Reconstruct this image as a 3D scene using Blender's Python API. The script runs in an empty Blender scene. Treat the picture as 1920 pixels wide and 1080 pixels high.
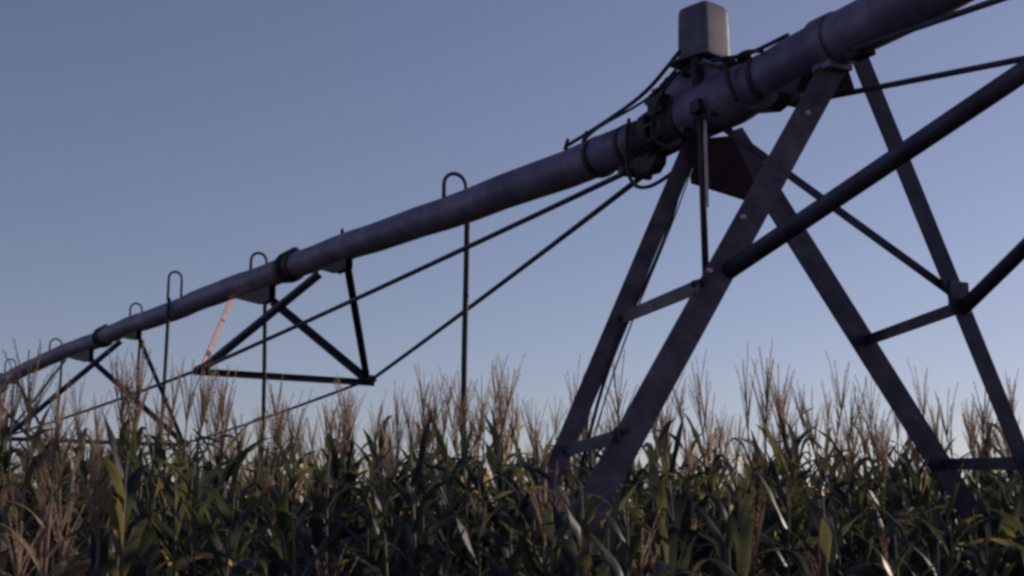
import bpy, math, random
import numpy as np
from mathutils import Vector
R = math.radians
S = bpy.context.scene
COL = S.collection

# ------------------------------------------------------------------ camera
F_PX = 2550.0                     # focal length in pixels of a 1920 px wide frame
HORIZON = 1020.0                  # row of the horizon in that frame
EYE = 1.70
PITCH = math.atan((HORIZON - 540) / F_PX)
cam = bpy.data.cameras.new("camera")
cam.sensor_width = 36.0
cam.lens = F_PX / 1920 * 36
cam.clip_start = .05
cam.clip_end = 5000
cam.dof.use_dof = True
cam.dof.focus_distance = 6.8
cam.dof.aperture_fstop = 5.6
co = bpy.data.objects.new("camera", cam)
COL.objects.link(co)
co.location = (0, 0, EYE)
co.rotation_euler = (R(90) + PITCH, 0, 0)
S.camera = co

# ------------------------------------------------------------------ light
SUN_AZ, SUN_EL = R(57), R(16)     # azimuth clockwise from +Y
w = bpy.data.worlds.new("World"); S.world = w; w.use_nodes = True
nt = w.node_tree; nt.nodes.clear()
sky = nt.nodes.new("ShaderNodeTexSky"); sky.sky_type = 'NISHITA'
sky.sun_disc = False
sky.sun_elevation = SUN_EL; sky.sun_rotation = SUN_AZ
sky.altitude = 300; sky.air_density = 1.0; sky.dust_density = 0.3; sky.ozone_density = 2.6
hsv = nt.nodes.new("ShaderNodeHueSaturation"); hsv.inputs["Saturation"].default_value = .82
tint = nt.nodes.new("ShaderNodeMix"); tint.data_type = 'RGBA'; tint.blend_type = 'MULTIPLY'
tint.inputs[0].default_value = 1.0
tint.inputs[7].default_value = (1.09, .935, 1.04, 1)
bg = nt.nodes.new("ShaderNodeBackground"); bg.inputs[1].default_value = .10
wo = nt.nodes.new("ShaderNodeOutputWorld")
nt.links.new(sky.outputs[0], hsv.inputs["Color"]); nt.links.new(hsv.outputs[0], tint.inputs[6])
nt.links.new(tint.outputs[2], bg.inputs[0]); nt.links.new(bg.outputs[0], wo.inputs[0])
sun = bpy.data.lights.new("sun", 'SUN'); sun.energy = 3.5; sun.angle = R(.6); sun.color = (1, .84, .72)
so = bpy.data.objects.new("sun", sun); COL.objects.link(so)
sd = Vector((math.sin(SUN_AZ) * math.cos(SUN_EL), math.cos(SUN_AZ) * math.cos(SUN_EL), math.sin(SUN_EL)))
so.rotation_euler = sd.to_track_quat('Z', 'Y').to_euler()
S.view_settings.view_transform = 'Standard'; S.view_settings.look = 'None'
S.view_settings.exposure = -0.26; S.view_settings.gamma = 1; S.view_settings.use_curve_mapping = False
S.render.engine = 'CYCLES'
S.cycles.pixel_filter_type = 'BLACKMAN_HARRIS'
S.cycles.filter_width = 3.0       # the footage is soft
S.cycles.max_bounces = 8
S.cycles.transparent_max_bounces = 4

# ------------------------------------------------------------------ materials
def new_mat(name):
    m = bpy.data.materials.new(name); m.use_nodes = True
    t = m.node_tree
    return m, t, t.nodes["Principled BSDF"], t.nodes["Material Output"]

def noise(t, scale, detail=4, vec=None, rough=.6):
    n = t.nodes.new("ShaderNodeTexNoise"); n.inputs["Scale"].default_value = scale
    n.inputs["Detail"].default_value = detail; n.inputs["Roughness"].default_value = rough
    if vec: t.links.new(vec, n.inputs["Vector"])
    return n.outputs["Fac"]

def ramp(t, fac, stops):
    r = t.nodes.new("ShaderNodeValToRGB"); t.links.new(fac, r.inputs[0])
    e = r.color_ramp.elements
    while len(e) > 1: e.remove(e[-1])
    e[0].position = stops[0][0]; e[0].color = (*stops[0][1], 1)
    for p, c in stops[1:]:
        k = e.new(p); k.color = (*c, 1)
    return r.outputs[0]

def metal(name, a, b, c, rough=.5, met=.55, scale=9, bump=.15):
    m, t, p, o = new_mat(name)
    tc = t.nodes.new("ShaderNodeTexCoord")
    f = noise(t, scale, 6, tc.outputs["Object"], .65)
    col = ramp(t, f, [(.32, a), (.5, b), (.68, c)])
    t.links.new(col, p.inputs["Base Color"])
    p.inputs["Metallic"].default_value = met
    r2 = t.nodes.new("ShaderNodeMapRange"); t.links.new(noise(t, scale * 3, 3, tc.outputs["Object"]), r2.inputs[0])
    r2.inputs[3].default_value = rough - .12; r2.inputs[4].default_value = rough + .16
    t.links.new(r2.outputs[0], p.inputs["Roughness"])
    bm = t.nodes.new("ShaderNodeBump"); bm.inputs["Strength"].default_value = bump; bm.inputs["Distance"].default_value = .004
    t.links.new(noise(t, scale * 7, 4, tc.outputs["Object"]), bm.inputs["Height"])
    t.links.new(bm.outputs[0], p.inputs["Normal"])
    return m

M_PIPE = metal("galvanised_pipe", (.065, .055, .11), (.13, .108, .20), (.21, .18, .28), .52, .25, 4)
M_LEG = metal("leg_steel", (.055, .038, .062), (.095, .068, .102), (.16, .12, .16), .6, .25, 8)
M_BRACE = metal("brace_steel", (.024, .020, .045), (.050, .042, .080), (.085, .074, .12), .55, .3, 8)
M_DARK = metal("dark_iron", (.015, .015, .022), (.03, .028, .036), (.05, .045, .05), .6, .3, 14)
M_PLATE = metal("primed_plate", (.028, .015, .020), (.036, .020, .026), (.046, .028, .033), .95, 0, 12)
M_PLATE.node_tree.nodes['Principled BSDF'].inputs['Specular IOR Level'].default_value = .15
M_BOX = metal("box_plastic", (.062, .054, .082), (.092, .079, .115), (.13, .115, .15), .55, 0, 10, .1)
M_RUB = metal("rubber", (.012, .012, .015), (.02, .02, .024), (.035, .034, .038), .7, 0, 20)
M_WORN = metal("scuffed_zinc", (.45, .33, .36), (.6, .45, .48), (.7, .55, .55), .4, .1, 18)

M_FLARE = metal('orange_flare_brace', (.60, .36, .28), (.78, .50, .40), (.9, .66, .56), .6, 0, 10)  # orange flare of light on a truss brace, put into its base colour

def leafmat(name, stops, trans, rough=.36, tw=.45, streak=60):
    """leaf blade: colour varies per plant and along the blade, light shows through"""
    m, t, p, o = new_mat(name)
    oi = t.nodes.new("ShaderNodeObjectInfo"); tc = t.nodes.new("ShaderNodeTexCoord")
    mp = t.nodes.new("ShaderNodeVectorMath"); mp.operation = 'ADD'
    cx = t.nodes.new("ShaderNodeCombineXYZ"); mu = t.nodes.new("ShaderNodeMath"); mu.operation = 'MULTIPLY'
    mu.inputs[1].default_value = 37.0; t.links.new(oi.outputs["Random"], mu.inputs[0]); t.links.new(mu.outputs[0], cx.inputs[0])
    t.links.new(tc.outputs["Object"], mp.inputs[0]); t.links.new(cx.outputs[0], mp.inputs[1])
    f = noise(t, 3.2, 4, mp.outputs[0], .6)
    at = t.nodes.new("ShaderNodeAttribute"); at.attribute_name = "dry"
    ad = t.nodes.new("ShaderNodeMath"); ad.operation = 'ADD'
    t.links.new(f, ad.inputs[0]); t.links.new(at.outputs["Fac"], ad.inputs[1])
    r = t.nodes.new("ShaderNodeMath"); r.operation = 'MULTIPLY_ADD'; r.inputs[1].default_value = .16; 
    t.links.new(oi.outputs["Random"], r.inputs[0]); t.links.new(ad.outputs[0], r.inputs[2])
    col = ramp(t, r.outputs[0], stops)
    t.links.new(col, p.inputs["Base Color"]); p.inputs["Roughness"].default_value = rough
    tr = t.nodes.new("ShaderNodeBsdfTranslucent")
    mx = t.nodes.new("ShaderNodeMix"); mx.data_type = 'RGBA'; mx.blend_type = 'MULTIPLY'; mx.inputs[0].default_value = 1
    t.links.new(col, mx.inputs[6]); mx.inputs[7].default_value = (*trans, 1)
    t.links.new(mx.outputs[2], tr.inputs[0])
    ms = t.nodes.new("ShaderNodeMixShader"); ms.inputs[0].default_value = tw
    t.links.new(p.outputs[0], ms.inputs[1]); t.links.new(tr.outputs[0], ms.inputs[2]); t.links.new(ms.outputs[0], o.inputs[0])
    return m

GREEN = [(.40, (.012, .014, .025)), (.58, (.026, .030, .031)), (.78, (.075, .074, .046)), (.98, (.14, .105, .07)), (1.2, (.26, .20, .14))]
DRY = [(.35, (.045, .032, .034)), (.55, (.09, .062, .050)), (.75, (.21, .15, .105)), (1.0, (.40, .29, .19))]
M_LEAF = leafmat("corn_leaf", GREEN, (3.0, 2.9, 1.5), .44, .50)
M_DRYLEAF = leafmat("dry_corn_leaf", DRY, (1.2, 1.0, .8), .6, .35)
M_STALK = leafmat("corn_stalk", [(.4, (.06, .075, .035)), (.7, (.12, .105, .06)), (1.1, (.24, .17, .10))], (1, 1, .8), .5, .05)
M_TASSEL = leafmat("corn_tassel", [(.35, (.22, .175, .13)), (.55, (.36, .30, .225)), (.8, (.50, .43, .33)), (1.1, (.58, .52, .42))], (1.35, 1.1, .95), .7, .55)

m, t, p, o = new_mat("field_soil")
tc = t.nodes.new("ShaderNodeTexCoord")
t.links.new(ramp(t, noise(t, 1.7, 9, tc.outputs["Object"], .7), [(.3, (.035, .024, .018)), (.55, (.065, .045, .032)), (.75, (.10, .075, .05))]), p.inputs["Base Color"])
p.inputs["Roughness"].default_value = .95
b_ = t.nodes.new("ShaderNodeBump"); b_.inputs["Strength"].default_value = .8; b_.inputs["Distance"].default_value = .05
t.links.new(noise(t, 9, 8, tc.outputs["Object"], .7), b_.inputs["Height"]); t.links.new(b_.outputs[0], p.inputs["Normal"])
M_SOIL = m

# ------------------------------------------------------------------ mesh helpers
class MB:
    """collects faces, then links them as one mesh object"""
    def __init__(s): s.v = []; s.f = []; s.d = []; s.flat = set()
    def tube(s, pts, rad, n=8, caps=True, dry=0.0, flat=False, phase=0.0):
        pts = [Vector(p) for p in pts]
        if not hasattr(rad, '__len__'): rad = [rad] * len(pts)
        base = len(s.v); up = None
        for i, p in enumerate(pts):
            a = pts[max(i - 1, 0)]; b = pts[min(i + 1, len(pts) - 1)]
            tg = (b - a).normalized()
            if up is None:
                up = Vector((0, 0, 1)) if abs(tg.z) < .9 else Vector((0, 1, 0))
            x = tg.cross(up).normalized(); y = x.cross(tg).normalized(); up = y
            for k in range(n):
                an = 2 * math.pi * k / n + phase
                s.v.append(p + rad[i] * (math.cos(an) * x + math.sin(an) * y)); s.d.append(dry)
        for i in range(len(pts) - 1):
            for k in range(n):
                k2 = (k + 1) % n
                if flat: s.flat.add(len(s.f))
                s.f.append((base + i * n + k, base + i * n + k2, base + (i + 1) * n + k2, base + (i + 1) * n + k))
        if caps:
            s.flat.add(len(s.f)); s.f.append(tuple(base + k for k in range(n))[::-1])
            s.flat.add(len(s.f)); s.f.append(tuple(base + (len(pts) - 1) * n + k for k in range(n)))
        return s
    def prism(s, profile, a, b, x, y):
        """2D profile swept from a to b, x/y are the profile axes"""
        a = Vector(a); b = Vector(b); base = len(s.v); n = len(profile)
        for e in (a, b):
            for (px, py) in profile: s.v.append(e + x * px + y * py); s.d.append(0)
        for k in range(n):
            k2 = (k + 1) % n; s.flat.add(len(s.f)); s.f.append((base + k, base + k2, base + n + k2, base + n + k))
        s.flat.add(len(s.f)); s.f.append(tuple(base + k for k in range(n))[::-1])
        s.flat.add(len(s.f)); s.f.append(tuple(base + n + k for k in range(n)))
        return s
    def angle_iron(s, a, b, wid, thk, face):
        """L section from a to b; its two flanges open towards 'face'"""
        a = Vector(a); b = Vector(b); tg = (b - a).normalized()
        f = Vector(face); f = (f - tg * f.dot(tg)).normalized(); g = tg.cross(f).normalized()
        x = (f + g).normalized(); y = (g - f).normalized() * -1
        x, y = f, g
        pr = [(0, -wid / 2), (0, wid / 2), (-thk, wid / 2), (-thk, -wid / 2 + thk), (-wid * .75, -wid / 2 + thk), (-wid * .75, -wid / 2)]
        return s.prism(pr, a, b, x, y)
    def box(s, c, sx, sy, sz, ax=None, ay=None):
        c = Vector(c); ax = Vector(ax or (1, 0, 0)); ay = Vector(ay or (0, 1, 0)); az = ax.cross(ay)
        return s.prism([(-sx / 2, -sy / 2), (sx / 2, -sy / 2), (sx / 2, sy / 2), (-sx / 2, sy / 2)], c - az * sz / 2, c + az * sz / 2, ax, ay)
    def build(s, name, mat, parent=None, bevel=0, origin=None):
        me = bpy.data.meshes.new(name)
        me.from_pydata([tuple(v) for v in s.v], [], s.f)
        sm = [i not in s.flat for i in range(len(s.f))]
        me.polygons.foreach_set("use_smooth", sm)
        if any(s.d):
            at = me.attributes.new("dry", 'FLOAT', 'POINT'); at.data.foreach_set("value", s.d)
        me.materials.append(mat); me.update()
        o = bpy.data.objects.new(name, me); COL.objects.link(o)
        if parent: o.parent = parent; o.matrix_parent_inverse = parent_inv(parent)
        if bevel:
            b = o.modifiers.new("bevel", 'BEVEL'); b.width = bevel; b.segments = 2; b.limit_method = 'ANGLE'
        return o

def parent_inv(p):
    loc = Vector((0, 0, 0)); q = p
    from mathutils import Matrix
    m = Matrix.Identity(4)
    chain = []
    while q: chain.append(q); q = q.parent
    for q in reversed(chain): m = m @ q.matrix_parent_inverse @ Matrix.Translation(q.location)
    return m.inverted()

def thing(name, loc, label, cat, group=None):
    o = bpy.data.objects.new(name, None); COL.objects.link(o); o.location = loc
    o["label"] = label; o["category"] = cat
    if group: o["group"] = group
    o.empty_display_size = .2
    return o

# ------------------------------------------------------------------ the machine's axes
# The pipe runs over the tower in a vertical plane through AX0; D points away to the
# left, N across it to the right.  M(s, lat, z): s metres along, lat across, z above ground.
D = Vector((-.4965, .868, 0)).normalized(); N = Vector((D.y, -D.x, 0)); AX0 = Vector((.62, 6.36, 0)); Z = Vector((0, 0, 1))
def M(s, lat, z): return AX0 + D * s + N * lat + Z * z
def crv(pts, n):                                  # smooth curve through points (Catmull-Rom)
    P = [Vector(p) for p in pts]; P = [P[0] * 2 - P[1]] + P + [P[-1] * 2 - P[-2]]; out = []
    for i in range(1, len(P) - 2):
        for k in range(n):
            t = k / n; a, b, c, d = P[i - 1:i + 3]
            out.append(.5 * ((2 * b) + (c - a) * t + (2 * a - 5 * b + 4 * c - d) * t * t + (3 * b - a - 3 * c + d) * t ** 3))
    return out + [P[-2]]
# height of the left pipe's centre line above the ground: an arch over the span
HS = [(-.2, 3.615), (.8, 3.645), (1.8, 3.695), (3.46, 3.775), (4.82, 3.85), (7.57, 3.965), (9.81, 4.06), (11.3, 4.11), (13.8, 4.21), (16.1, 4.26), (22, 4.34), (30, 4.28), (40, 4.0), (50, 3.62)]
def hz(s):
    return float(np.interp(s, [a for a, b in HS], [b for a, b in HS]))
PR = .1

# ------------------------------------------------------------------ ground
g = MB(); nseg = 48
rs = random.Random(3)
L = 1500
g.v = [Vector((-L, -L, 0)), Vector((L, -L, 0)), Vector((L, L, 0)), Vector((-L, L, 0))]; g.f = [(0, 1, 2, 3)]; g.d = [0] * 4; g.flat = {0}
gr = g.build("ground", M_SOIL); gr["kind"] = "structure"

# ------------------------------------------------------------------ the far span with its truss
SP = thing("irrigation_span", M(0, 0, 3.6), "long grey irrigation pipe running away to the left above the corn, trussed with triangular braces", "irrigation pipe", "pipe spans of the centre pivot")
def pipe_wobble(s): return .006 * math.sin(s * 2.1) + .004 * math.sin(s * 5.3 + 1)
ss = list(np.arange(-.02, 50.01, .35))
MB().tube([M(s, .005 * math.sin(s * 1.7), hz(s) + pipe_wobble(s)) for s in ss], PR, 28).build("pipe", M_PIPE, SP)

def flange(s, par, zz=None):
    z = hz(s) if zz is None else zz
    mb = MB()
    mb.tube([M(s - .17, 0, z), M(s - .15, 0, z), M(s + .15, 0, z), M(s + .17, 0, z)], [.101, .110, .110, .101], 28)
    for off in (-.035, .012):
        mb.tube([M(s + off, 0, z), M(s + off + .022, 0, z)], .126, 28)
    mb.tube([M(s - .13, 0, z + .085), M(s - .10, 0, z + .098), M(s + .10, 0, z + .098), M(s + .13, 0, z + .085)], [.020, .042, .042, .020], 12)
    for k in range(8):
        a = k * math.pi / 4 + .2
        c = lambda q: M(s + q, math.cos(a) * .113, z + math.sin(a) * .113)
        mb.tube([c(-.06), c(.05)], .010, 6, flat=True)
    mb.build("flange", M_DARK, par)

def truss(s, lat, zl, par, zf=hz, k=1.0):
    """pyramid brace hung from two wedge plates either side of a pipe joint (k scales its reach along the pipe)"""
    a1, a2, b1, b2 = s + .44 * k, s - 1.13 * k, s + 1.44 * k, s - .66 * k
    for (f0, f1, dp) in ((a1 + 1.05 * k, a1 - .04, .125), (b2 + .15, a2 - .05, .055)):
        mb = MB(); z0, z1 = zf(f0) - PR, zf(f1) - PR
        for off in (-.028, .022):
            mb.prism([(f0 - s, z0 + .03), (f1 - s, z1 + .03), (f1 - s, z1 - dp), (f1 + .22 - s, z1 - dp - .005)], M(s, off, 0), M(s, off + .006, 0), D, Z)
        mb.build("saddle_plate", M_DARK, par)
    for sg, q, dz, wd in ((1, a1, .11, .062), (1, a2, .04, .052), (-1, b2, .02, .062), (-1, b1, .02, .045)):
        MB().angle_iron(M(q, sg * .03, zf(q) - PR - dz), M(s, sg * lat, zl), wd, .007, N * sg + Z * .4).build("truss_brace", M_FLARE if q == b1 and k == 1 else M_BRACE, par)  # the outer near-side brace carries the painted-in orange flare
    MB().angle_iron(M(s, -lat - .04, zl - .012), M(s, lat + .06, zl - .012), .062, .007, Z).build("cross_bar", M_BRACE, par)
    for sg in (-1, 1):
        MB().tube([M(s - .07, sg * lat, zl - .015), M(s + .07, sg * lat, zl - .015)], .034, 10).build("truss_node", M_DARK, par)

T1 = (4.76, .69, EYE + 1.305); T2 = (10.95, 1.03, EYE + 1.20); T3 = (18.0, 1.15, EYE + 1.13); T4 = (25, 1.15, EYE + 1.15); T5 = (32, 1.1, EYE + 1.1)
for a in (T1, T2, T3, T4, T5):
    truss(a[0], a[1], a[2], SP, hz, 1.0 if a is T1 else 1.4); flange(a[0], SP)
def rod(a, b, r, par, sag=.02):
    a = Vector(a); b = Vector(b)
    MB().tube([a.lerp(b, t) - Z * sag * 4 * t * (1 - t) for t in np.linspace(0, 1, 9)], r, 8).build("truss_rod", M_BRACE, par)
TT = [T1, T2, T3, T4, T5]
for sg in (-1, 1):
    rod(M(.03, sg * .05, hz(0) - PR - .05), M(T1[0] - .06, sg * T1[1], T1[2] - .015), .0145, SP, .01)
    for a, b in zip(TT[:-1], TT[1:]):
        rod(M(a[0] + .06, sg * a[1], a[2] - .015), M(b[0] - .06, sg * b[1], b[2] - .015), .0135, SP)
# anchor lug of the rods beneath the pipe end, and small studs on the pipe
mb = MB(); mb.prism([(-.14, .03), (.16, .03), (.07, -.075), (-.07, -.085), (-.12, -.05)], M(-.05, -.035, hz(0) - PR), M(-.05, .035, hz(0) - PR), D, Z); mb.tube([M(.04, -.09, hz(0) - PR - .05), M(.04, .09, hz(0) - PR - .05)], .026, 8)
mb.build("rod_anchor", M_DARK, SP, .006)
for s in (3.72,): MB().tube([M(s, 0, hz(s) + PR - .01), M(s, 0, hz(s) + PR + .05)], [.018, .012], 8).build("pipe_plug", M_DARK, SP)

# drop pipes: gooseneck out of the top of the pipe, bent over one side, hose hanging into the corn
def drop(s, side, rise, wid, r, par, lean=0, zb=1.25, zf=hz):
    z = zf(s) + PR; arc = []
    rr = wid / 2
    arc.append(M(s, 0, z - .015)); arc.append(M(s, 0, z + rise - rr))
    for k in range(1, 10):
        a = math.pi * k / 10
        arc.append(M(s + lean * .01 * k, side * (rr - rr * math.cos(a)), z + rise - rr + rr * math.sin(a)))
    e = M(s + lean * .1, side * wid, z + rise - rr)
    arc.append(e); arc.append(e - Z * .22)
    gn = MB().tube(arc, r, 8).build("gooseneck", M_BRACE, par)
    a = e - Z * .20; b = Vector((a.x + .01, a.y, zb))
    pts = [a.lerp(b, t) + N * .012 * math.sin(t * 5 + s) for t in np.linspace(0, 1, 14)]
    MB().tube(pts, r * 1.45, 8).build("drop_hose", M_RUB, gn)
    mb = MB(); mb.tube([b + Z * .04, b - Z * .06], .028, 10); mb.tube([b - Z * .06, b - Z * .075], [.07, .055], 14)
    mb.tube([b - Z * .075, b - Z * .13], .012, 6); mb.tube([b - Z * .13, b - Z * .14], [.05, .06], 14)
    mb.build("sprinkler_nozzle", M_DARK, gn)
drop(2.10, 1, .165, .155, .0125, SP)
drop(5.72, 1, .155, .14, .0125, SP)
drop(7.78, -1, .25, .13, .0125, SP)
drop(9.75, 1, .165, .13, .0115, SP)
drop(14.1, 1, .175, .16, .012, SP)
drop(17.6, 1, .24, .16, .012, SP)
for s in (21.5, 25.5, 29.5, 34, 38.5): drop(s, 1, .22, .16, .012, SP)

# thin conduit running above the pipe towards the tower box
mb = MB(); mb.tube(crv([M(.62, -.03, hz(.6) + PR + .015), M(.2, -.05, hz(.2) + PR + .05), M(-.2, -.1, 3.80), M(-.5, -.12, 3.90)], 6), .010, 8)
mb.tube(crv([M(.45, -.04, hz(.4) + PR + .0), M(.25, -.06, hz(.2) + PR + .03), M(-.2, -.08, 3.775), M(-.5, -.1, 3.86)], 6), .007, 8)
for s in (.6, .42): mb.tube([M(s, -.05, hz(s) + PR - .01), M(s, -.03, hz(s) + PR + .045)], .012, 6)
mb.build("conduit", M_DARK, SP)
# hose hanging in a loop from the pipe end
MB().tube(crv([M(-.07, -.108, 3.70), M(-.06, -.12, 3.60), M(-.07, -.125, 3.46), M(-.13, -.13, 3.36), M(-.23, -.12, 3.325), M(-.34, -.08, 3.36), M(-.42, -.05, 3.42)], 6), .0095, 8).build("looped_cable", M_RUB, SP)
# band clamps on the pipe end
mb = MB()
for s in (.05, .33): mb.tube([M(s, 0, hz(s)), M(s + .035, 0, hz(s))], PR + .007, 28)
mb.build("pipe_clamp", M_DARK, SP)

# ------------------------------------------------------------------ the near span, to the right
SR = thing("irrigation_span", M(-1, 0, 3.66), "thick near irrigation pipe rising out of the top right corner, right of the tower box", "irrigation pipe", "pipe spans of the centre pivot")
HR = [(-.60, 3.615), (-.82, 3.635), (-1.05, 3.665), (-1.35, 3.685), (-1.8, 3.70), (-3, 3.80), (-5, 3.92), (-9, 4.05), (-14, 4.05)]
def hr(s): return float(np.interp(-s, [-a for a, b in HR], [b for a, b in HR]))
pts = crv([M(a, 0, b) for a, b in HR[:5]], 5)[:-1] + [M(s, 0, hr(s)) for s in np.arange(-1.8, -14, -.4)]
rad = [PR * (1.05 if i < 12 else 1.05) for i in range(len(pts))]
MB().tube(pts, rad, 28).build("pipe", M_PIPE, SR)
mb = MB()
for s in (-.93, -1.36): mb.tube([M(s, 0, hr(s) - .0), M(s - .03, 0, hr(s - .03))], PR + .011, 28)
mb.build("pipe_clamp", M_DARK, SR)
MB().tube(crv([M(-.80, -.108, 3.74), M(-.83, -.118, 3.66), M(-.86, -.10, 3.56)], 5), .010, 8).build("looped_cable", M_RUB, SR)
def hrs(s): return hr(s)
truss(-6.3, .72, EYE + 1.30, SR, hrs); flange(-6.3, SR, zz=hr(-6.3)); flange(-3.3, SR, zz=hr(-3.3))
rod(M(-1.52, -.05, hr(-1.5) - PR - .0), M(-6.24, -.72, EYE + 1.285), .0125, SR, .01)
rod(M(-1.12, .05, hr(-1.1) - PR - .06), M(-6.24, .72, EYE + 1.285), .0125, SR, .01)
mb = MB(); mb.prism([(-.20, .04), (.20, .04), (.17, -.03), (.04, -.06), (-.02, -.045), (-.10, -.085), (-.17, -.07), (-.15, -.03)], M(-1.02, -.04, hr(-1) - PR), M(-1.02, .04, hr(-1) - PR), D, Z)
mb.tube([M(-1.1, -.1, hr(-1.1) - PR - .06), M(-1.1, .1, hr(-1.1) - PR - .06)], .028, 8)
mb.build("rod_anchor", M_DARK, SR, .006)
mb = MB(); mb.box(M(-1.5, 0, hr(-1.5) - PR - .0), .10, .07, .04, D, N); mb.build("rod_anchor", M_DARK, SR, .005)

# ------------------------------------------------------------------ the drive tower
TW = thing("drive_tower", M(-.9, 0, 0), "tall steel A-frame drive tower carrying the pipe joint, its legs standing in the corn", "irrigation tower")
def e(x, y, z): return Vector((x, y, z + EYE))      # a point given by its height above the eye
LEGS = {
    'B': (e(1.30, 5.20, 1.90), e(.67, 4.84, .92), e(.30, 4.635, .25)),
    'D': (e(1.44, 5.28, 1.90), e(1.85, 5.52, .98), e(2.135, 5.685, .33)),
    'A': (e(.80, 5.97, 1.74), e(.47, 5.78, .96), e(.20, 5.63, .34)),
    'C': (e(1.06, 6.115, 1.84), e(1.70, 6.48, .98), e(2.20, 6.765, .27)),
}
BASE = {}
for k, wd, face in (('B', .108, -N * .2 - D), ('D', .082, -N * .15 - D), ('A', .082, -N * .3 - D), ('C', .128, -D - N * .15)):
    a, m_, b = LEGS[k]
    dr = (b - m_); bot = m_ + dr * ((m_.z - .62) / -dr.z)
    BASE[k] = bot
    top = a + (a - m_).normalized() * .05
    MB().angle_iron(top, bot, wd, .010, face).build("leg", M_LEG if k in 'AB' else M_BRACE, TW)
def on(k, z):
    a, m_, b = LEGS[k]; z += EYE
    if z > m_.z: return a.lerp(m_, (a.z - z) / (a.z - m_.z))
    bb = BASE[k]; return m_.lerp(bb, (m_.z - z) / (m_.z - bb.z))
def bar(a, b, wd, mat, name="rung", face=-N):
    a = Vector(a); b = Vector(b); d_ = (b - a).normalized()
    return MB().angle_iron(a - d_ * .02, b + d_ * .02, wd, .008, face).build(name, mat, TW)
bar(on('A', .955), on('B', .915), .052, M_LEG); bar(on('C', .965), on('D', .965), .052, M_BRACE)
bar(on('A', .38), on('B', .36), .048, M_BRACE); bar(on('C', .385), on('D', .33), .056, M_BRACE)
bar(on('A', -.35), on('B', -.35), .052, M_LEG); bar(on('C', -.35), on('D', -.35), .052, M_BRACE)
# long round struts from the legs to the underside of the near pipe
tip = M(-3.75, 0, hr(-3.75) - PR - .12)
for st, r1, sd_ in ((on('B', .985) + Vector((.075, .075, 0)), .034, -1), (on('D', .955), .030, 1)):
    en = tip + N * sd_ * .05
    MB().tube([st, st.lerp(en, .5), en], r1, 14).build("strut", M_BRACE, TW)
MB().box(tip + Z * .06, .25, .16, .14, D, N).build("strut_saddle", M_DARK, TW, .004)
# thin diagonal brace from beneath the joint across to the right ladder
MB().angle_iron(M(-.62, .02, EYE + 1.83), on('D', 1.0), .042, .007, -D).build("brace", M_BRACE, TW)
# scissor bar behind
mb = MB(); a = on('D', 1.0)
mb.box(a, .11, .02, .13, N, D); mb.build("gusset_plate", M_BRACE, TW, .003)
# gusset plate beneath the joint between the far legs
a = M(-.42, 0, 0)
mb = MB(); mb.prism([(-.09, 1.80), (.17, 1.86), (.23, 1.75), (.33, 1.585), (.28, 1.555), (-.07, 1.60)], M(-.46, .03, EYE), M(-.448, .03, EYE), N, Z)
mb.build("joint_gusset", M_PLATE, TW)
mb = MB(); mb.prism([(-.08, 3.46), (.13, 3.50), (.10, 3.58), (-.08, 3.56)], M(-1.33, 0, 0), M(-1.32, 0, 0), N, Z)
mb.build("joint_gusset", M_PLATE, TW)
# saddle cradles that hold the pipe ends on the legs
for s in (-.36, -1.34):
    mb = MB(); zc = hz(0) if s > -1 else hr(s)
    mb.tube([M(s - .05, 0, zc), M(s + .05, 0, zc)], PR + .014, 28)
    mb.box(M(s, 0, zc - PR - .008), .10, .12, .03, D, N)
    mb.build("pipe_cradle", M_DARK if s > -1 else M_PIPE, TW)
# flexible boot between the two pipe ends with its clamps and top bracket
mb = MB(); pts = crv([M(.01, 0, hz(0)), M(-.2, 0, 3.615), M(-.42, 0, 3.622), M(-.64, 0, 3.640)], 8)
rad = [PR * (.95 + .05 * math.cos(i * 1.9)) for i in range(len(pts))]
mb.tube(pts, rad, 28); mb.build("rubber_boot", M_RUB, TW)
mb = MB()
for s in (-.14, -.30): mb.tube([M(s, 0, 3.62 + (0.015 if s < -.3 else 0)), M(s - .06, 0, 3.625 + (0.015 if s < -.3 else 0))], PR + .018, 24)
for k in range(10):
    an = k * math.pi / 5; c = Vector((math.cos(an), math.sin(an), 0)) * (PR + .010)
    mb.tube([M(-.12, c.x, 3.62 + c.y), M(-.38, c.x, 3.63 + c.y)], .010, 6)
mb.build("joint_ring", M_DARK, TW)
mb = MB(); mb.tube([M(-.40, 0, 3.632), M(-.44, 0, 3.634), M(-.72, 0, 3.638), M(-.80, 0, 3.642), M(-.86, 0, 3.645)], [.108, .124, .125, .118, .108], 28)
mb.build("joint_housing", M_PIPE, TW)
# arched top bracket over the joint: side plates and a cross plate that carry the box
mb = MB()
mb.prism([(.12, -.02), (.10, .11), (-.02, .175), (-.30, .185), (-.42, .10), (-.40, .02), (-.25, -.02)], M(-.30, -.075, 3.66), M(-.30, -.065, 3.66), D, Z)
mb.prism([(.12, -.02), (.10, .11), (-.02, .175), (-.30, .185), (-.42, .10), (-.40, .02), (-.25, -.02)], M(-.30, .065, 3.66), M(-.30, .075, 3.66), D, Z)
mb.box(M(-.50, 0, 3.785), .28, .13, .08, D, N)
mb.box(M(-.24, 0, 3.79), .10, .125, .05, D, N)
mb.build("joint_bracket", M_PIPE, TW)
mb = MB(); mb.tube([M(-.78, .02, 3.72), M(-.78, .02, 3.80)], .026, 12); mb.tube([M(-.78, .02, 3.795), M(-.78, .02, 3.812)], .036, 12)
mb.tube(crv([M(-.78, .02, 3.77), M(-.70, .03, 3.80), M(-.58, .02, 3.82)], 4), .018, 8)
mb.build("cable_gland", M_DARK, TW)

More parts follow.
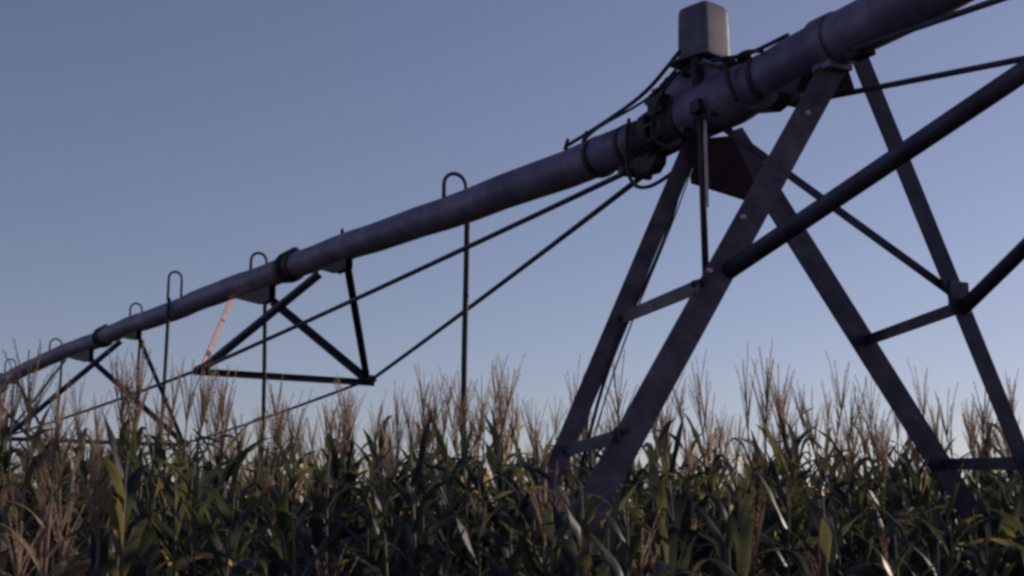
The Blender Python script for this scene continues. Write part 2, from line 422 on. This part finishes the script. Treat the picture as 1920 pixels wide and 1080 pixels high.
mb = MB()
mb.tube(crv([M(-.52, -.06, 3.84), M(-.44, -.13, 3.78), M(-.34, -.15, 3.66), M(-.30, -.13, 3.54), M(-.38, -.09, 3.47)], 6), .009, 8)
mb.tube(crv([M(-.56, -.06, 3.83), M(-.66, -.12, 3.79), M(-.78, -.11, 3.74), M(-.92, -.10, 3.76), M(-1.05, -.11, 3.72)], 6), .008, 8)
mb.tube(crv([M(-.56, -.05, 3.84), M(-.70, -.05, 3.81), M(-.86, -.03, 3.785), M(-1.1, -.01, 3.795)], 6), .010, 8)
mb.build("control_cable", M_RUB, TW)
for c_, a_, b_, h_ in ((M(-.30, -.105, 3.70), .11, .05, .09), (M(-.20, -.02, 3.775), .07, .09, .05), (M(-.62, -.125, 3.60), .07, .04, .06)):
    MB().box(c_, a_, b_, h_, D, N).build("junction_box", M_DARK, TW, .005)
for q, zz in ((-.18, 3.75), (-.30, 3.80), (-.50, 3.79), (-.60, 3.78), (-.50, 3.53), (-.70, 3.55)): MB().tube([M(q, -.122 if q < -.4 else -.088, zz), M(q, -.06, zz)], .012, 6, flat=True).build("bolt", M_DARK, TW)

# control box: hood flaring to a wide lower rim, on a short neck
bc = M(-.50, .015, 0); bz = 3.985
def hood(levels, n=48, rot=.72, ex=7.0):
    mb = MB(); X = Vector((math.cos(rot), math.sin(rot), 0)); Y = Vector((-X.y, X.x, 0))
    for li, (z, a, b, off) in enumerate(levels):
        for k in range(n):
            t_ = 2 * math.pi * k / n; c, s_ = math.cos(t_), math.sin(t_)
            x_ = math.copysign(abs(c) ** (2 / ex), c) * a; y_ = math.copysign(abs(s_) ** (2 / ex), s_) * b
            mb.v.append(bc + X * (x_ + off) + Y * y_ + Z * z); mb.d.append(0)
    for li in range(len(levels) - 1):
        for k in range(n):
            k2 = (k + 1) % n
            mb.f.append((li * n + k, li * n + k2, (li + 1) * n + k2, (li + 1) * n + k))
    mb.f.append(tuple(range(n))[::-1]); mb.flat.add(len(mb.f) - 1)
    mb.f.append(tuple((len(levels) - 1) * n + k for k in range(n))); mb.flat.add(len(mb.f) - 1)
    return mb
BZ = -.130
box = hood([(3.985 + BZ, .125, .122, -.012), (3.995 + BZ, .125, .122, -.012), (4.010 + BZ, .101, .088, 0), (4.03 + BZ, .099, .086, 0), (4.15 + BZ, .098, .084, 0), (4.235 + BZ, .095, .081, 0),
            (4.252 + BZ, .090, .076, .004), (4.270 + BZ, .070, .060, .016), (4.280 + BZ, .040, .034, .030)]).build("control_box", M_BOX, TW)
mb = MB()
mb.box(bc + Z * 3.845, .17, .13, .05, N, D); mb.tube([bc + Z * 3.82, bc + Z * 3.863], [.075, .085], 20); mb.build("box_neck", M_DARK, box)
mb = MB(); mb.box(bc + N * .118 - D * .03 + Z * 3.865, .04, .05, .035, N, D); mb.tube([bc + N * .12 + Z * 3.82, bc + N * .12 + Z * 3.87], .013, 8)
mb.build("latch", M_DARK, box)
mb = MB()
mb.prism([(-.006, .035), (.006, .035), (.008, -.035), (-.008, -.035)], bc - D * .086 - N * .055 + Z * 4.01, bc - D * .091 - N * .055 + Z * 4.01, N, Z); mb.build("clip", M_DARK, box)

# vertical alignment rod in front of the joint, down to the near ladder's rung
ra = e(.835, 5.80, 2.10); rb = on('B', .93) + Vector((.14, .85, .0))
rb = e(.843, 5.80, 1.10)
MB().tube([ra, ra.lerp(rb, .5), rb], .0155, 10).build("alignment_rod", M_DARK, TW)
MB().tube([e(.835, 5.83, 2.15), e(.838, 5.83, 1.78)], .030, 12).build("rod_guide", M_DARK, TW)
MB().prism([(-.007, 0), (.007, 0), (.007, .006), (-.007, .006)], e(.855, 5.783, 1.88), e(.855, 5.783, 1.45), Vector((1, 0, 0)), Vector((0, 1, 0))).build("switch_arm", M_WORN, TW)
mb = MB(); mb.box(rb - Z * .0, .07, .03, .03, N, D); mb.tube([rb + Z * .02, rb - Z * .05], .018, 8); mb.box(rb + Vector((-.04, 0, 0)), .03, .03, .04); mb.build("rod_end", M_DARK, TW)
# horizontal carrier from the near ladder to the rod end
MB().angle_iron(on('B', 1.0), rb, .03, .005, -N).build("brace", M_BRACE, TW)
# thin cable beside the back-left leg
a = M(-.46, -.08, 3.36); b = on('A', .30) + Vector((.085, 0, 0))
MB().tube([a.lerp(b, t) + Vector((.02, -.01, 0)) * math.sin(t * 7) for t in np.linspace(0, 1, 16)], .0075, 6).build("power_cable", M_RUB, TW)
a2 = a + Vector((.02, 0, 0)); b2 = b + Vector((.018, 0, 0))
MB().tube([a2.lerp(b2, t) + Vector((.012, -.01, 0)) * math.sin(t * 6 + 1) for t in np.linspace(0, 1, 16)], .0035, 6).build("power_cable", M_RUB, TW)
# bolts where rungs meet legs
for k, z in (('A', .955), ('B', .93), ('C', .965), ('A', .38), ('B', .38), ('C', .385), ('D', .33)):
    p0 = on(k, z); MB().tube([p0 - D * .045, p0 + D * .03], .015, 6, flat=True).build("bolt", M_DARK, TW)
# pale bolt heads on the big near leg
for z in (1.66, 1.20, .98):
    p0 = on('B', z); MB().tube([p0 - D * .016 + N * .01, p0 - D * .0 + N * .01], .010, 6, flat=True).build("bolt", M_WORN, TW)
# base beam and wheels, down in the corn
bl = (BASE['A'] + BASE['B']) / 2; br = (BASE['C'] + BASE['D']) / 2; dr = (br - bl).normalized()
sdv = Vector((dr.y, -dr.x, 0))
MB().prism([(-.09, -.09), (.09, -.09), (.09, .09), (-.09, .09)], bl - dr * .35, br + dr * .35, sdv, Z).build("base_beam", M_BRACE, TW, .01)
for (k1, k2) in (('A', 'B'), ('C', 'D')):
    MB().tube([BASE[k1], BASE[k2]], .045, 10).build("cross_tube", M_BRACE, TW)
for c in (bl - dr * .55, br + dr * .55):
    c = Vector((c.x, c.y, .56)); rm = MB().tube([c - sdv * .10, c - sdv * .02, c + sdv * .02, c + sdv * .10], [.30, .22, .22, .30], 26)
    rm = rm.build("wheel", M_BRACE, TW)
    mb = MB(); n1, n2 = 40, 10; base = 0
    for i in range(n1):
        a = 2 * math.pi * i / n1; cd = dr * math.cos(a) + Z * math.sin(a)
        for j in range(n2):
            b = 2 * math.pi * j / n2; lug = .02 * (i % 2) if math.cos(b) > .3 else 0
            mb.v.append(c + cd * (.42 + .13 * math.cos(b) + lug) + sdv * .15 * math.sin(b)); mb.d.append(0)
    for i in range(n1):
        for j in range(n2):
            i2 = (i + 1) % n1; j2 = (j + 1) % n2; mb.f.append((i * n2 + j, i2 * n2 + j, i2 * n2 + j2, i * n2 + j2))
    mb.build("tyre", M_RUB, rm)
MB().box((bl + br) / 2 + Z * .16, .30, .22, .18, dr, sdv).build("drive_motor", M_DARK, TW, .02)

# ------------------------------------------------------------------ corn
def leaf(mb, rnd, base, az, length, wid, ang0, droop, dry, nseg=11, erect=False):
    """a folded blade that leaves the stalk at ang0 from the vertical and arches over"""
    h = Vector((math.cos(az), math.sin(az), 0)); side = Vector((-h.y, h.x, 0))
    p = Vector(base); ang = ang0; b0 = len(mb.v); tw = rnd.uniform(-.9, .9); ph = rnd.uniform(0, 6); wf = rnd.uniform(9, 15)
    kink = rnd.random() < .48 and not erect; kt = rnd.uniform(.35, .75); curl = rnd.uniform(-.5, .5)
    tip = rnd.uniform(.93, 1) 
    for i in range(nseg + 1):
        t = i / nseg
        dirv = h * math.sin(ang) + Z * math.cos(ang) + side * curl * t * .6
        dirv.normalize()
        if i: p = p + dirv * (length / nseg)
        ww = wid * (0.55 + .45 * min(t / .22, 1)) * (1 - max(0, (t - .30) / .70) ** 1.7) * .5 + .0012
        ro = tw * t
        sv = (side * math.cos(ro) + dirv.cross(side) * math.sin(ro)).normalized(); nv = dirv.cross(sv).normalized()
        fold = .28 - .14 * t; wav = math.sin(t * wf + ph) * .22
        wav2 = math.sin(t * wf * 1.1 + ph + 2) * .22
        mb.v += [p + sv * ww - nv * ww * (fold + wav), p.copy(), p - sv * ww - nv * ww * (fold + wav2)]
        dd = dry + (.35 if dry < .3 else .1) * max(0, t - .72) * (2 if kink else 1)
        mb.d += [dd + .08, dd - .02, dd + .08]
        ang += droop / nseg * (1.6 * t + .35)
        if kink and abs(t - kt) < .5 / nseg: ang += rnd.uniform(.7, 1.3)
        ang = min(ang, 3.0)
    for i in range(nseg):
        a = b0 + i * 3; mb.f += [(a, a + 1, a + 4, a + 3), (a + 1, a + 2, a + 5, a + 4)]

def make_tassel(rnd, base, size, nb, spread, fluffy, lod=0):
    mb = MB(); base = Vector(base)
    if nb == 0: return mb
    lean = Vector((rnd.uniform(-.2, .2), rnd.uniform(-.2, .2), 1)).normalized()
    spikes = [(base, lean, size, .0, 0)]
    for k in range(nb):
        az = k * 2.4 + rnd.uniform(-.4, .4); t0 = rnd.uniform(.0, .5) * size
        sp = spread * rnd.uniform(.6, 1.25)
        dv = (Vector((math.cos(az), math.sin(az), 0)) * math.sin(sp) + Z * math.cos(sp)).normalized()
        spikes.append((base + lean * t0, (dv + lean * .2).normalized(), size * rnd.uniform(.38, .78), rnd.uniform(-.55, .45), az))
    for (b, dv, ln, bend, az) in spikes:
        n = 6 if lod == 0 else 3; pts = []; p = b.copy(); d_ = dv.copy()
        for i in range(n + 1):
            pts.append(p.copy()); d_ = (d_ + Z * bend * -.16 + Vector((math.cos(az), math.sin(az), 0)) * (.03 * (bend < 0))).normalized() if i else d_
            p = p + d_ * ln / n
        r0 = .0034 if ln < size else .0052
        mb.tube(pts, [r0 * (1 - .6 * i / n) for i in range(n + 1)], 3, caps=False, dry=rnd.uniform(-.1, .15))
        if lod: 
            continue
        q = int(ln / .0115 * fluffy)
        for j in range(q):                      # paired spikelets hugging the branch
            t = (j + .6) / q * .97 + .03 if ln < size else .22 + .78 * (j + .6) / q
            f = t * n; i0 = min(int(f), n - 1); c = pts[i0].lerp(pts[i0 + 1], f - i0); tg = (pts[i0 + 1] - pts[i0]).normalized()
            a = j * 2.2 + rnd.uniform(-.5, .5); o1 = tg.orthogonal().normalized(); o2 = tg.cross(o1)
            out = (o1 * math.cos(a) + o2 * math.sin(a)); l = rnd.uniform(.010, .018)
            e_ = c + tg * l * .9 + out * l * .55; w_ = out.cross(tg) * .0026
            bi = len(mb.v); mb.v += [c, (c + e_) / 2 + w_, e_, (c + e_) / 2 - w_]; dd = rnd.uniform(-.15, .2); mb.d += [dd] * 4
            mb.f.append((bi, bi + 1, bi + 2, bi + 3))
    return mb

def plant_parts(seed, dry=False, H=1.95, tsize=.34, nb=13, spread=.38, fluffy=1.0, lod=0):
    """H: height of the top leaf collar; returns meshes for stalk, leaves, tassel, ear"""
    rnd = random.Random(seed)
    st = MB(); pts = []; rad = []; nn = 13; lx, ly = rnd.uniform(-.03, .03), rnd.uniform(-.03, .03)
    def ax(z): return Vector((lx * (z / H) ** 2 + .008 * math.sin(z * 5 + seed), ly * (z / H) ** 2, z))
    for i in range(nn + 1):
        z = H * i / nn
        pts += [ax(z), ax(z + .02)] if lod == 0 else [ax(z)]
        r = .0125 * (1 - .62 * i / nn)
        rad += [r * 1.18, r] if lod == 0 else [r]
    top = ax(H + .10); pts.append(top); rad.append(.0034)
    st.tube(pts, rad, 6 if lod == 0 else 3, caps=False, dry=.35 if dry else 0)
    lv = MB(); az = rnd.uniform(0, 6.28)
    nl = 21 if lod == 0 else 9
    for k in range(nl):
        f = k / (nl - 1); z = .28 + (H - .30) * f
        az += math.pi + rnd.uniform(-.45, .45)
        ln = (.38 + .22 * math.sin(math.pi * min(1, f * 1.05))) * rnd.uniform(.82, 1.12) * (1 - .22 * max(0, f - .72) / .28)
        wd = (.046 + .024 * math.sin(math.pi * f)) * rnd.uniform(.85, 1.12) * (1 - .30 * max(0, f - .75) / .25)
        up = f > .80
        dr_ = (rnd.uniform(.9, 2.3) if not up else rnd.uniform(.2, 2.0)) * (1.25 if dry else 1)
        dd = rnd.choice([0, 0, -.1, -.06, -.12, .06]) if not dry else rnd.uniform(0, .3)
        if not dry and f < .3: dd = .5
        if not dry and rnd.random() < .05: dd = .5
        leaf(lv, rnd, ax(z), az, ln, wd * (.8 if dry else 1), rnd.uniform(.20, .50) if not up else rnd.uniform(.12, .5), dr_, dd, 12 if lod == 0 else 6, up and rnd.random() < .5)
    ts = make_tassel(rnd, top - Z * .02, tsize, nb, spread, fluffy, lod)
    er = MB(); ez = H * .52; ea = rnd.uniform(0, 6.28); eh = Vector((math.cos(ea), math.sin(ea), 0)); d_ = (Z + eh * .35).normalized(); eb = ax(ez) + eh * .012
    prof = [.010, .022, .029, .030, .026, .016, .006]
    er.tube([eb + d_ * .036 * i for i in range(7)], prof, 8, dry=.1)
    for q in range(5):
        a = q * 1.25; s0 = eb + d_ * .2; er.tube([s0, s0 + d_ * .04 + Vector((math.cos(a), math.sin(a), 0)) * .02, s0 + d_ * .05 + Vector((math.cos(a), math.sin(a), -.6)) * .04], .002, 3, dry=.6)
    return st, lv, ts, er

KINDS = []
def proto(seed, **kw):
    st, lv, ts, er = plant_parts(seed, **kw); dry = kw.get('dry')
    root = bpy.data.objects.new("corn_plant", None); root.empty_display_size = .1
    ch = []
    for nme, mb, mt in (("stalk", st, M_DRYLEAF if dry else M_STALK), ("leaves", lv, M_DRYLEAF if dry else M_LEAF), ("tassel", ts, M_TASSEL), ("ear", er, M_DRYLEAF if dry else M_LEAF)):
        if nme == 'tassel' and kw.get('nb') == 0: continue
        o = mb.build(nme, mt); COL.objects.unlink(o); ch.append(o)
    KINDS.append((root, ch)); return len(KINDS) - 1
K_BUSH = [proto(11 + i, nb=17 + i, spread=.34, fluffy=1.3, tsize=.36) for i in range(3)]
K_MID = [proto(31 + i, nb=10 + i % 3, spread=.42, fluffy=1.2, tsize=.36) for i in range(5)]
K_SLIM = [proto(51 + i, nb=6 + i, spread=.22, fluffy=.95, tsize=.44) for i in range(3)]
K_DRY = [proto(71 + i, dry=True, nb=12, spread=.42, fluffy=1.0, tsize=.36) for i in range(3)]
K_BARE = [proto(91 + i, nb=0) for i in range(4)]
HSTD = 2.05                                       # collar + tassel stem height at scale 1

PLANTS = []                                       # (x, y)
def place(kind, x, y, top, label, group, rz=0, tilt=(0, 0)):
    """top: height of the tip of the leaves' collar above the ground"""
    root, ch = KINDS[kind]
    r = root.copy(); COL.objects.link(r); r.location = (x, y, 0); sc = top / 1.95
    r.scale = (.5 + .5 * sc, .5 + .5 * sc, sc); r.rotation_euler = (tilt[0], tilt[1], rz)
    r["label"] = label; r["category"] = "corn plant"
    if group: r["group"] = group
    for c in ch:
        k = c.copy(); COL.objects.link(k); k.parent = r
        if c.name.startswith('tassel') and group:
            q = CR.uniform(.72, 1.12); p0 = HSTD - .03; k.location = (0, 0, p0 * (1 - q)); k.scale = (q * CR.uniform(.7, 1.1),) * 2 + (q,)
    PLANTS.append((x, y)); return r

def px2x(px, y): return (px - 960) / F_PX * (y * math.cos(PITCH) + .3 * math.sin(PITCH)) 
def topz(py, y):                                  # height of what shows at row py at distance y
    return EYE + y * math.tan(PITCH + math.atan((540 - py) / F_PX))

CR = random.Random(8)
# plants one can tell apart: (column, row of tassel tip, distance, kind, label)
FEATURE = [
    (918, 672, 8.3, K_SLIM[0], "tall corn plant with long thin tassel spike, right of the hose nearest the tower"),
    (765, 742, 8.1, K_BUSH[0], "corn plant with a dense bushy tan tassel, between brace triangle and nearest hose"),
    (792, 752, 8.2, K_BUSH[1], "corn plant with bushy tan tassel, right of the densest tassel by the nearest hose"),
    (852, 745, 8.4, K_BUSH[2], "corn plant whose tan tassel stands directly behind the nearest hanging hose"),
    (1545, 676, 7.6, K_SLIM[1], "tall corn plant with a thin greenish tassel left of the thick right leg"),
    (1560, 752, 6.9, K_BUSH[0], "corn plant with reddish tan tassel and upright leaves, left of the thick right tower leg"),
    (1402, 678, 8.2, K_SLIM[2], "tall slim tasselled corn plant halfway between the near left leg and the thick right leg"),
    (1475, 716, 8.0, K_SLIM[0], "corn plant with a straight dark tassel spike beside a drooping yellow green leaf"),
    (1655, 755, 7.0, K_MID[0], "corn plant with a narrow tassel touching the left edge of the thick right leg"),
    (1802, 732, 7.8, K_SLIM[1], "corn plant with a tall single tassel seen between the two right tower legs"),
    (1098, 700, 8.6, K_SLIM[2], "corn plant with a thin tassel just left of the rear left tower leg"),
    (980, 868, 4.7, K_DRY[0], "near corn plant with pale open tassel, in front of the left tower legs' foot"),
    (655, 1030, 4.4, K_DRY[1], "near corn plant with a pink tan tassel at the bottom edge, below the brace triangle"),
    (445, 985, 4.4, K_MID[2], "near corn plant with a short tassel at the bottom edge, left of centre"),
    (1215, 960, 4.4, K_MID[1], "near corn plant with drooping leaf at the bottom edge, right of the left legs"),
    (22, 655, 4.4, K_DRY[2], "tallest dry tan corn plant at the left edge, its tassel overlapping the far pipe"),
    (95, 742, 4.1, K_DRY[0], "dry tan corn plant with faded leaves, second from the left edge"),
    (150, 900, 4.2, K_DRY[1], "short dry orange tan corn plant in the lower left corner"),
    (-25, 700, 4.0, K_DRY[2], "dry corn plant with a pale slanting blade, cut by the left edge"),
    (535, 722, 8.4, K_BUSH[2], "corn plant with a broad pinkish tassel below the crossbar of the brace triangle"),
    (625, 735, 8.2, K_BUSH[0], "corn plant with a feathery tan tassel below the right corner of the brace triangle"),
    (668, 742, 7.9, K_MID[3], "corn plant with tan tassel just right of the brace triangle's lower right corner"),
    (372, 715, 8.6, K_BUSH[1], "corn plant with a reddish tassel below the left corner of the brace triangle"),
    (418, 712, 8.8, K_BUSH[2], "corn plant with a forked tan tassel below the crossbar, left half"),
    (238, 655, 8.4, K_SLIM[0], "tall corn plant with pink thin tassel in front of the second brace"),
]
TSZ = {k: s_ for ks, s_ in ((K_BARE, 0), (K_BUSH, .36), (K_MID, .36), (K_SLIM, .44), (K_DRY, .36)) for k in ks}
for (px, py, y, kd, lb) in FEATURE:
    tip_z = topz(py, y); top = (tip_z) / (HSTD - .02 + TSZ[kd]) * 1.95
    place(kd, px2x(px, y), y, top, lb, None, CR.uniform(0, 6.28), (CR.uniform(-.03, .03), CR.uniform(-.03, .03)))

for i, (x, y) in enumerate(((.02, 3.98), (.12, 4.12), (.20, 4.02), (.27, 4.20), (.36, 4.10))):
    place(K_BARE[i % 4], x, y, 1.66 + .05 * (i % 3), "green corn, no tassel, directly before the foot of the wide left leg", "corn before the left leg's foot", CR.uniform(0, 6.28))

def canopy(y, x):                                 # leaf-collar height: the field's edge is lower
    return 1.66 + min(.54, max(0, (y - 3.6)) * .115) 
legs_xy = [(v.x, v.y) for v in BASE.values()]
cand = []
row = 4.0
ri = 0
while row < 60:
    half = .40 * row + 1.6
    xx = -half
    while xx < half:
        x = xx + CR.uniform(-.05, .05); y = row + CR.uniform(-.06, .06) + .10 * x
        cand.append((x, y)); xx += CR.uniform(.17, .25) if row < 9 else .26
    row += .50 if row < 8 else .76
cand.sort(key=lambda q: q[1])
IND = []; REST = []
for (x, y) in cand:
    if y < 3.6: continue
    if any((x - a) ** 2 + (y - b) ** 2 < .02 for a, b in PLANTS): continue
    inview = abs(x) < .385 * y + .25
    (IND if inview and len(IND) < 293 - len(FEATURE) else REST).append((x, y))
def zone(x, y):
    px = 960 + F_PX * x / (y * math.cos(PITCH))
    zs = [(130, "at the left edge"), (350, "below the second, farther brace"), (720, "below the brace triangle"), (1000, "around the nearest hanging hose"),
          (1290, "around the left tower legs"), (1620, "between left and right tower legs")]
    for lim, nm in zs:
        if px < lim: return px, nm
    return px, "around the right tower legs"
for (x, y) in IND:
    px, zn = zone(x, y)
    if px < 130 and y < 5.6: kd = CR.choice(K_DRY); look = "dry tan corn"
    elif px < 330 and y < 5 and CR.random() < .6: kd = CR.choice(K_DRY); look = "dry tan corn"
    else:
        q = CR.random()
        bare = .5 if px < 260 else (.84 if y < 6.2 else .38)
        if CR.random() < bare: kd = CR.choice(K_BARE); look = "green corn without tassel"
        elif q < .40: kd = CR.choice(K_BUSH); look = "green corn, bushy tassel"
        elif q < .82: kd = CR.choice(K_MID); look = "green corn, open tassel"
        elif q < .96: kd = CR.choice(K_SLIM); look = "green corn, long slim tassel"
        else: kd = CR.choice(K_DRY); look = "dry tan corn"
    band = "front rows" if y < 5.2 else ("middle rows" if y < 6.6 else "rows farther back")
    lb = "%s, %s, %s" % (look, band, zn)
    top = canopy(y, x) + CR.uniform(-.16, .12) + (.04 if px < 330 and y < 6 else 0) - (.14 if px > 1600 and y < 6.9 else 0)
    if y < 6.3 and kd not in K_BARE: top -= .30 if px > 250 else .14
    if kd in K_SLIM: top -= .10
    place(kd, x, y, top, lb, lb, CR.uniform(0, 6.28), (CR.uniform(-.05, .05), CR.uniform(-.05, .05)))

# the rest of the field: one mass of plants
vs, fs, ds, mi = [], [], [], []
off = 0
far = []
for sd in range(6):
    for lod in (0, 1):
        st, lv, ts, er = plant_parts(200 + sd, lod=lod, nb=14 if sd < 3 else 0, spread=.32, tsize=.34, fluffy=.7)
        V = np.array([tuple(v) for mb in (st, lv, ts) for v in mb.v]); Dr = np.array(st.d + lv.d + ts.d)
        q = np.array([f if len(f) == 4 else f + (f[2],) for f in st.f + [tuple(i + len(st.v) for i in f) for f in lv.f] + [tuple(i + len(st.v) + len(lv.v) for i in f) for f in ts.f]])
        mm = np.array([1] * len(st.f) + [0] * len(lv.f) + [2] * len(ts.f))
        far.append((V, Dr, q, mm))
for (x, y) in REST:
    lod = 0 if y < 11 else 1
    if y > 26 and CR.random() < .5: continue
    V, Dr, q, mm = far[CR.randrange(6) * 2 + lod]
    a = CR.uniform(0, 6.28); c, s_ = math.cos(a), math.sin(a); sc = (canopy(y, x) + CR.uniform(-.12, .12)) / 1.95
    P = np.stack([(V[:, 0] * c - V[:, 1] * s_) * (1 if lod == 0 else 1.25) + x, (V[:, 0] * s_ + V[:, 1] * c) * (1 if lod == 0 else 1.25) + y, V[:, 2] * sc], 1)
    vs.append(P); ds.append(Dr + CR.uniform(-.05, .12)); fs.append(q + off); mi.append(mm); off += len(V)
vs = np.concatenate(vs); fs = np.concatenate(fs); ds = np.concatenate(ds); mi = np.concatenate(mi)
me = bpy.data.meshes.new("corn_field")
me.vertices.add(len(vs)); me.vertices.foreach_set("co", vs.astype(np.float32).ravel())
me.loops.add(fs.size); me.loops.foreach_set("vertex_index", fs.astype(np.int32).ravel())
me.polygons.add(len(fs)); me.polygons.foreach_set("loop_start", np.arange(0, fs.size, 4, dtype=np.int32))
me.polygons.foreach_set("material_index", mi.astype(np.int32)); me.polygons.foreach_set("use_smooth", np.ones(len(fs), dtype=bool))
for m_ in (M_LEAF, M_STALK, M_TASSEL): me.materials.append(m_)
at = me.attributes.new("dry", 'FLOAT', 'POINT'); at.data.foreach_set("value", ds.astype(np.float32))
me.update(calc_edges=True)
fo = bpy.data.objects.new("corn_field", me); COL.objects.link(fo)
fo["label"] = "mass of tasselled corn filling the field beyond the nearer rows"; fo["category"] = "corn field"; fo["kind"] = "stuff"
print("individual plants", len(IND) + len(FEATURE), "rest", len(REST), "faces", len(fs))
